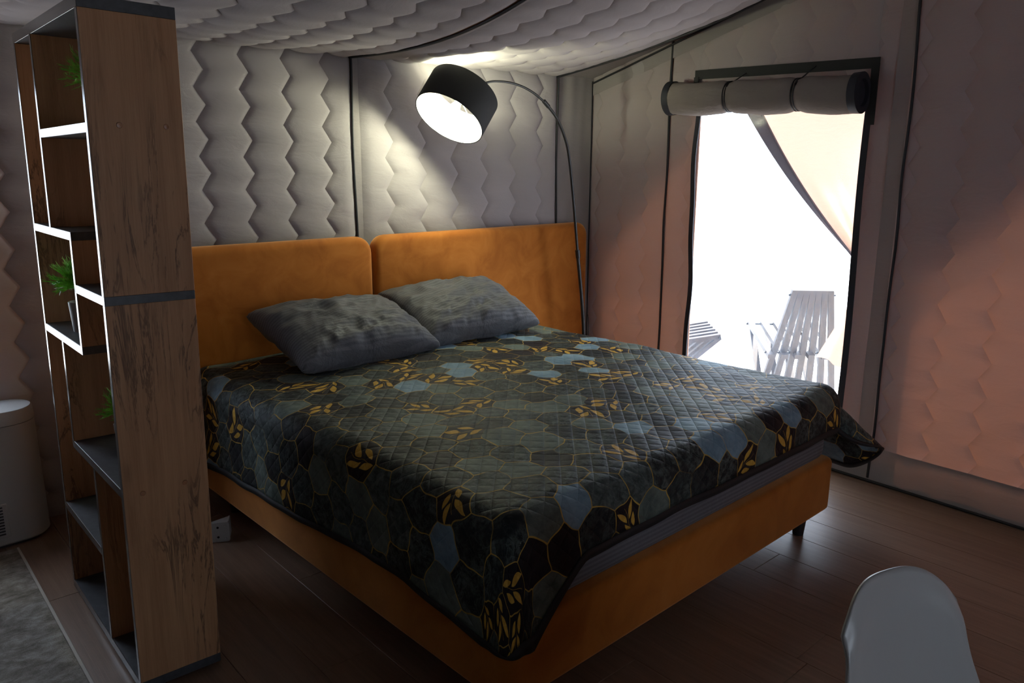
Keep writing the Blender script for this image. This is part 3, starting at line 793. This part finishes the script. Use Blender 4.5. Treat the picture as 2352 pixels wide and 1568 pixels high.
sbox('partition', Y1, Y1+PT, zD, zA-ST, M_OAK)
sbox('partition', Y2, Y2+PT, zE_, zD-ST, M_OAK)
sbox('partition', Y1, Y1+PT, zG, zE_-ST, M_OAK)
for sx_ in (SX0+0.03, SX1-0.03):
    for sy_ in (SY0+0.04, SY1-0.04):
        lathe('foot', [(0.016, 0.0), (0.018, 0.0145)], M_LEGBLACK, shelf, 14, Matrix.Translation((sx_-so.x, sy_-so.y, 0)))
M_CAP = simple('brown_screw_cap', (0.28, 0.12, 0.05), 0.35)
for q in ((249, 287), (359, 289), (320, 1136), (417, 1109)):
    p = ony(*q, SY0)-so
    lathe('screw_cap', [(0.0075, 0.0), (0.0065, 0.0018), (0.0, 0.0024)], M_CAP, shelf, 16, Matrix.Translation(p) @ Matrix.Rotation(pi/2, 4, 'X'))

# ------------------------------------------------------------------ potted plants on the shelves
def plant(label, loc, ph, pr, ch, cr, seed):
    rnd = random.Random(seed); t = empty('potted_plant', loc); tag(t, label, 'plant', 'small potted plants on the shelf unit')
    lathe('pot', [(pr*0.82, 0.0), (pr, ph), (pr*0.88, ph), (pr*0.84, ph*0.85), (0, ph*0.85)], M_POT, t, 28)
    tube('stem', [(0, 0, ph*0.8), (0.004, 0.002, ph+ch*0.35)], 0.004, M_STEM, t, 6)
    V = []; Fc = []
    for k in range(150):
        a = rnd.uniform(0, 2*pi); el = rnd.uniform(-0.35, 1.45); L = rnd.uniform(0.6, 1.0)
        d = Vector((cos(a)*cos(el)*cr, sin(a)*cos(el)*cr, sin(el)*ch*0.62))*L
        b0 = Vector((0, 0, ph+ch*0.34)); tip = b0+d
        for s_ in range(20):                      # needles along the twig
            f = 0.2+0.8*s_/19; c = b0+d*f
            nd = (d.normalized()*0.9+Vector((rnd.uniform(-1, 1), rnd.uniform(-1, 1), rnd.uniform(-0.4, 1)))*0.75).normalized()
            ln = rnd.uniform(0.010, 0.019); sd = nd.orthogonal().normalized()*0.0015
            i = len(V); V += [c-sd, c+sd, c+nd*ln+sd*0.3, c+nd*ln-sd*0.3]; Fc.append((i, i+1, i+2, i+3))
    tag(mesh('foliage', V, Fc, M_LEAF, t, False), kind='stuff')
    return t
plant('small potted green plant on the dark shelf just under the top board', (0.64, SY0+0.285, zB+0.001), 0.085, 0.036, 0.145, 0.095, 3)
plant('bushy potted green plant showing its grey pot, on the middle shelf', (0.585, SY0+0.555, zD+0.001), 0.095, 0.036, 0.16, 0.092, 4)
plant('small potted green plant on the lower shelf above the screw hole', (0.625, SY0+0.35, zE_+0.001), 0.085, 0.034, 0.125, 0.075, 5)

# ------------------------------------------------------------------ portable heater
ht = empty('portable_heater', (0.32, 3.575, 0)); tag(ht, 'white rounded portable air unit standing by the back wall', 'air unit')
def stadium(w, d, n=14):
    r = d/2; P = []
    for k in range(n+1): a = -pi/2+pi*k/n; P.append((w/2-r+r*cos(a), r*sin(a)))
    for k in range(n+1): a = pi/2+pi*k/n; P.append((-w/2+r+r*cos(a), r*sin(a)))
    return P
def extr(name, lev, mat, parent):
    V = []; Fc = []; m = None
    for (w, d, z) in lev:
        P = stadium(w, d); m = len(P); V += [(a, b, z) for a, b in P]
    for i in range(len(lev)-1):
        for k in range(m): Fc.append((i*m+k, i*m+(k+1) % m, (i+1)*m+(k+1) % m, (i+1)*m+k))
    Fc.append(tuple(range(m-1, -1, -1))); Fc.append(tuple(range((len(lev)-1)*m, len(lev)*m)))
    return autosmooth(mesh(name, V, Fc, mat, parent), 40)
HW, HD = 0.46, 0.215
extr('body', [(HW-0.015, HD-0.015, 0.012), (HW, HD, 0.02), (HW-0.01, HD-0.004, 0.50)], M_WHITEPL, ht)
extr('lid', [(HW-0.018, HD-0.012, 0.50), (HW-0.008, HD-0.002, 0.504), (HW-0.012, HD-0.004, 0.548), (HW-0.024, HD-0.016, 0.558), (HW-0.06, HD-0.05, 0.56)], M_WHITEPL, ht)
extr('base_plate', [(HW-0.05, HD-0.04, 0.0), (HW-0.05, HD-0.04, 0.013)], M_LEGBLACK, ht)
gr = box('grille_frame', (-0.16, -HD/2-0.008, 0.05), (0.075, -HD/2+0.004, 0.19), M_WHITEPL, ht, 0.003)
for k in range(10):
    box('slat', (-0.145, -HD/2-0.011, 0.063+k*0.0125), (0.058, -HD/2-0.0075, 0.069+k*0.0125), M_LEGBLACK, gr)

# ------------------------------------------------------------------ rug
rug = empty('rug', (-0.45, 1.9, 0)); tag(rug, 'mottled grey and cream rug beside the shelf unit', 'rug')
box('pile', (-0.75, -1.55, 0.0), (0.852, 1.53, 0.009), M_RUG, rug, 0.003)
box('edge_trim', (0.852, -1.55, 0.0), (0.862, 1.53, 0.010), simple('pale_rug_edge', (0.42, 0.38, 0.33), 0.9), rug, 0.002)

# ------------------------------------------------------------------ small white bracket on the floor
bk = empty('plastic_bracket', (1.036, 2.965, 0), radians(-28)); tag(bk, 'small white plastic bracket with two screw holes on the floor beside bed', 'bracket')
M_HOLE = simple('dark_hole', (0.01, 0.01, 0.01), 0.9)
pl = padded_slab('plate', -0.045, 0.045, 0.0, 0.085, -0.004, 0.004, 0.01, 0.0015, M_WHITEPL, bk, 'y', 5, 2)
for z in (0.022, 0.064): lathe('hole', [(0.005, 0.0), (0.0, 0.0003)], M_HOLE, pl, 12, Matrix.Translation((0.0, -0.0042, z)) @ Matrix.Rotation(pi/2, 4, 'X'))
for x_ in (-0.03, 0.03):
    for z in (0.016, 0.069): lathe('boss', [(0.0065, 0.0), (0.0055, 0.0012), (0.0045, 0.0004), (0.0, 0.0004)], M_WHITEPL, pl, 12, Matrix.Translation((x_, -0.004, z)) @ Matrix.Rotation(pi/2, 4, 'X'))
box('side_plate', (0.036, 0.004, 0.012), (0.044, 0.062, 0.085), M_WHITEPL, bk, 0.002)
mesh('gusset', [(-0.042, 0.003, 0.078), (0.042, 0.003, 0.078), (0.042, 0.06, 0.078), (-0.042, 0.003, 0.084), (0.042, 0.003, 0.084), (0.042, 0.06, 0.084)],
     [(0, 2, 1), (3, 4, 5), (0, 1, 4, 3), (1, 2, 5, 4), (2, 0, 3, 5)], M_WHITEPL, bk, False)

# ------------------------------------------------------------------ white shell chair
ch = empty('shell_chair', (1.19, 0.20, 0), radians(163)); tag(ch, 'white moulded plastic shell chair standing on the wooden floor', 'chair')
SP = spline([(0, 0.23, 0.425), (0, 0.12, 0.44), (0, -0.06, 0.425), (0, -0.15, 0.445), (0, -0.20, 0.54), (0, -0.235, 0.69), (0, -0.265, 0.84)], 16)
def sstep(a, b, x): x = min(1, max(0, (x-a)/(b-a))); return x*x*(3-2*x)
def shell(a, b):        # b: 0 front of seat .. 1 top of back ; local +y = forward
    s = a*2-1; k = b*(len(SP)-1); i0 = min(int(k), len(SP)-2)
    p = SP[i0].lerp(SP[i0+1], k-i0); tg = (SP[min(i0+2, len(SP)-1)]-SP[max(i0-1, 0)]).normalized()
    nr = Vector((0, tg.z, -tg.y))                 # towards the sitter
    w = 0.24-0.105*sstep(0.42, 1.0, b)
    off = 0.026*abs(s)**2.3 - 0.005*sstep(0.80, 1.0, abs(s)) - 0.012*sstep(0.93, 1.0, b)
    q = p + nr*off - tg*(0.075*abs(s)**3.0*sstep(0.62, 1.0, b)) + tg*(0.03*abs(s)**3*sstep(0.2, 0.0, b))*1.0
    return Vector((s*w, q.y, q.z))
solidify(grid('shell', 40, 60, shell, M_WHITEPL, ch), 0.006, 0)
M_LEGW = simple('beech_leg', (0.45, 0.28, 0.15), 0.5)
for sx_, sy_ in ((1, 1), (-1, 1), (1, -1), (-1, -1)):
    tube('leg', [(sx_*0.11, sy_*0.10-0.01, 0.425), (sx_*0.21, sy_*0.20-0.01, 0.0)], 0.015, M_LEGW, ch, 12, rad=[0.017, 0.011])
for p, q in (((-0.155, -0.15, 0.22), (0.155, 0.15, 0.22)), ((0.155, -0.15, 0.22), (-0.155, 0.15, 0.22))):
    tube('brace', [p, q], 0.005, M_BLACKMETAL, ch, 8)
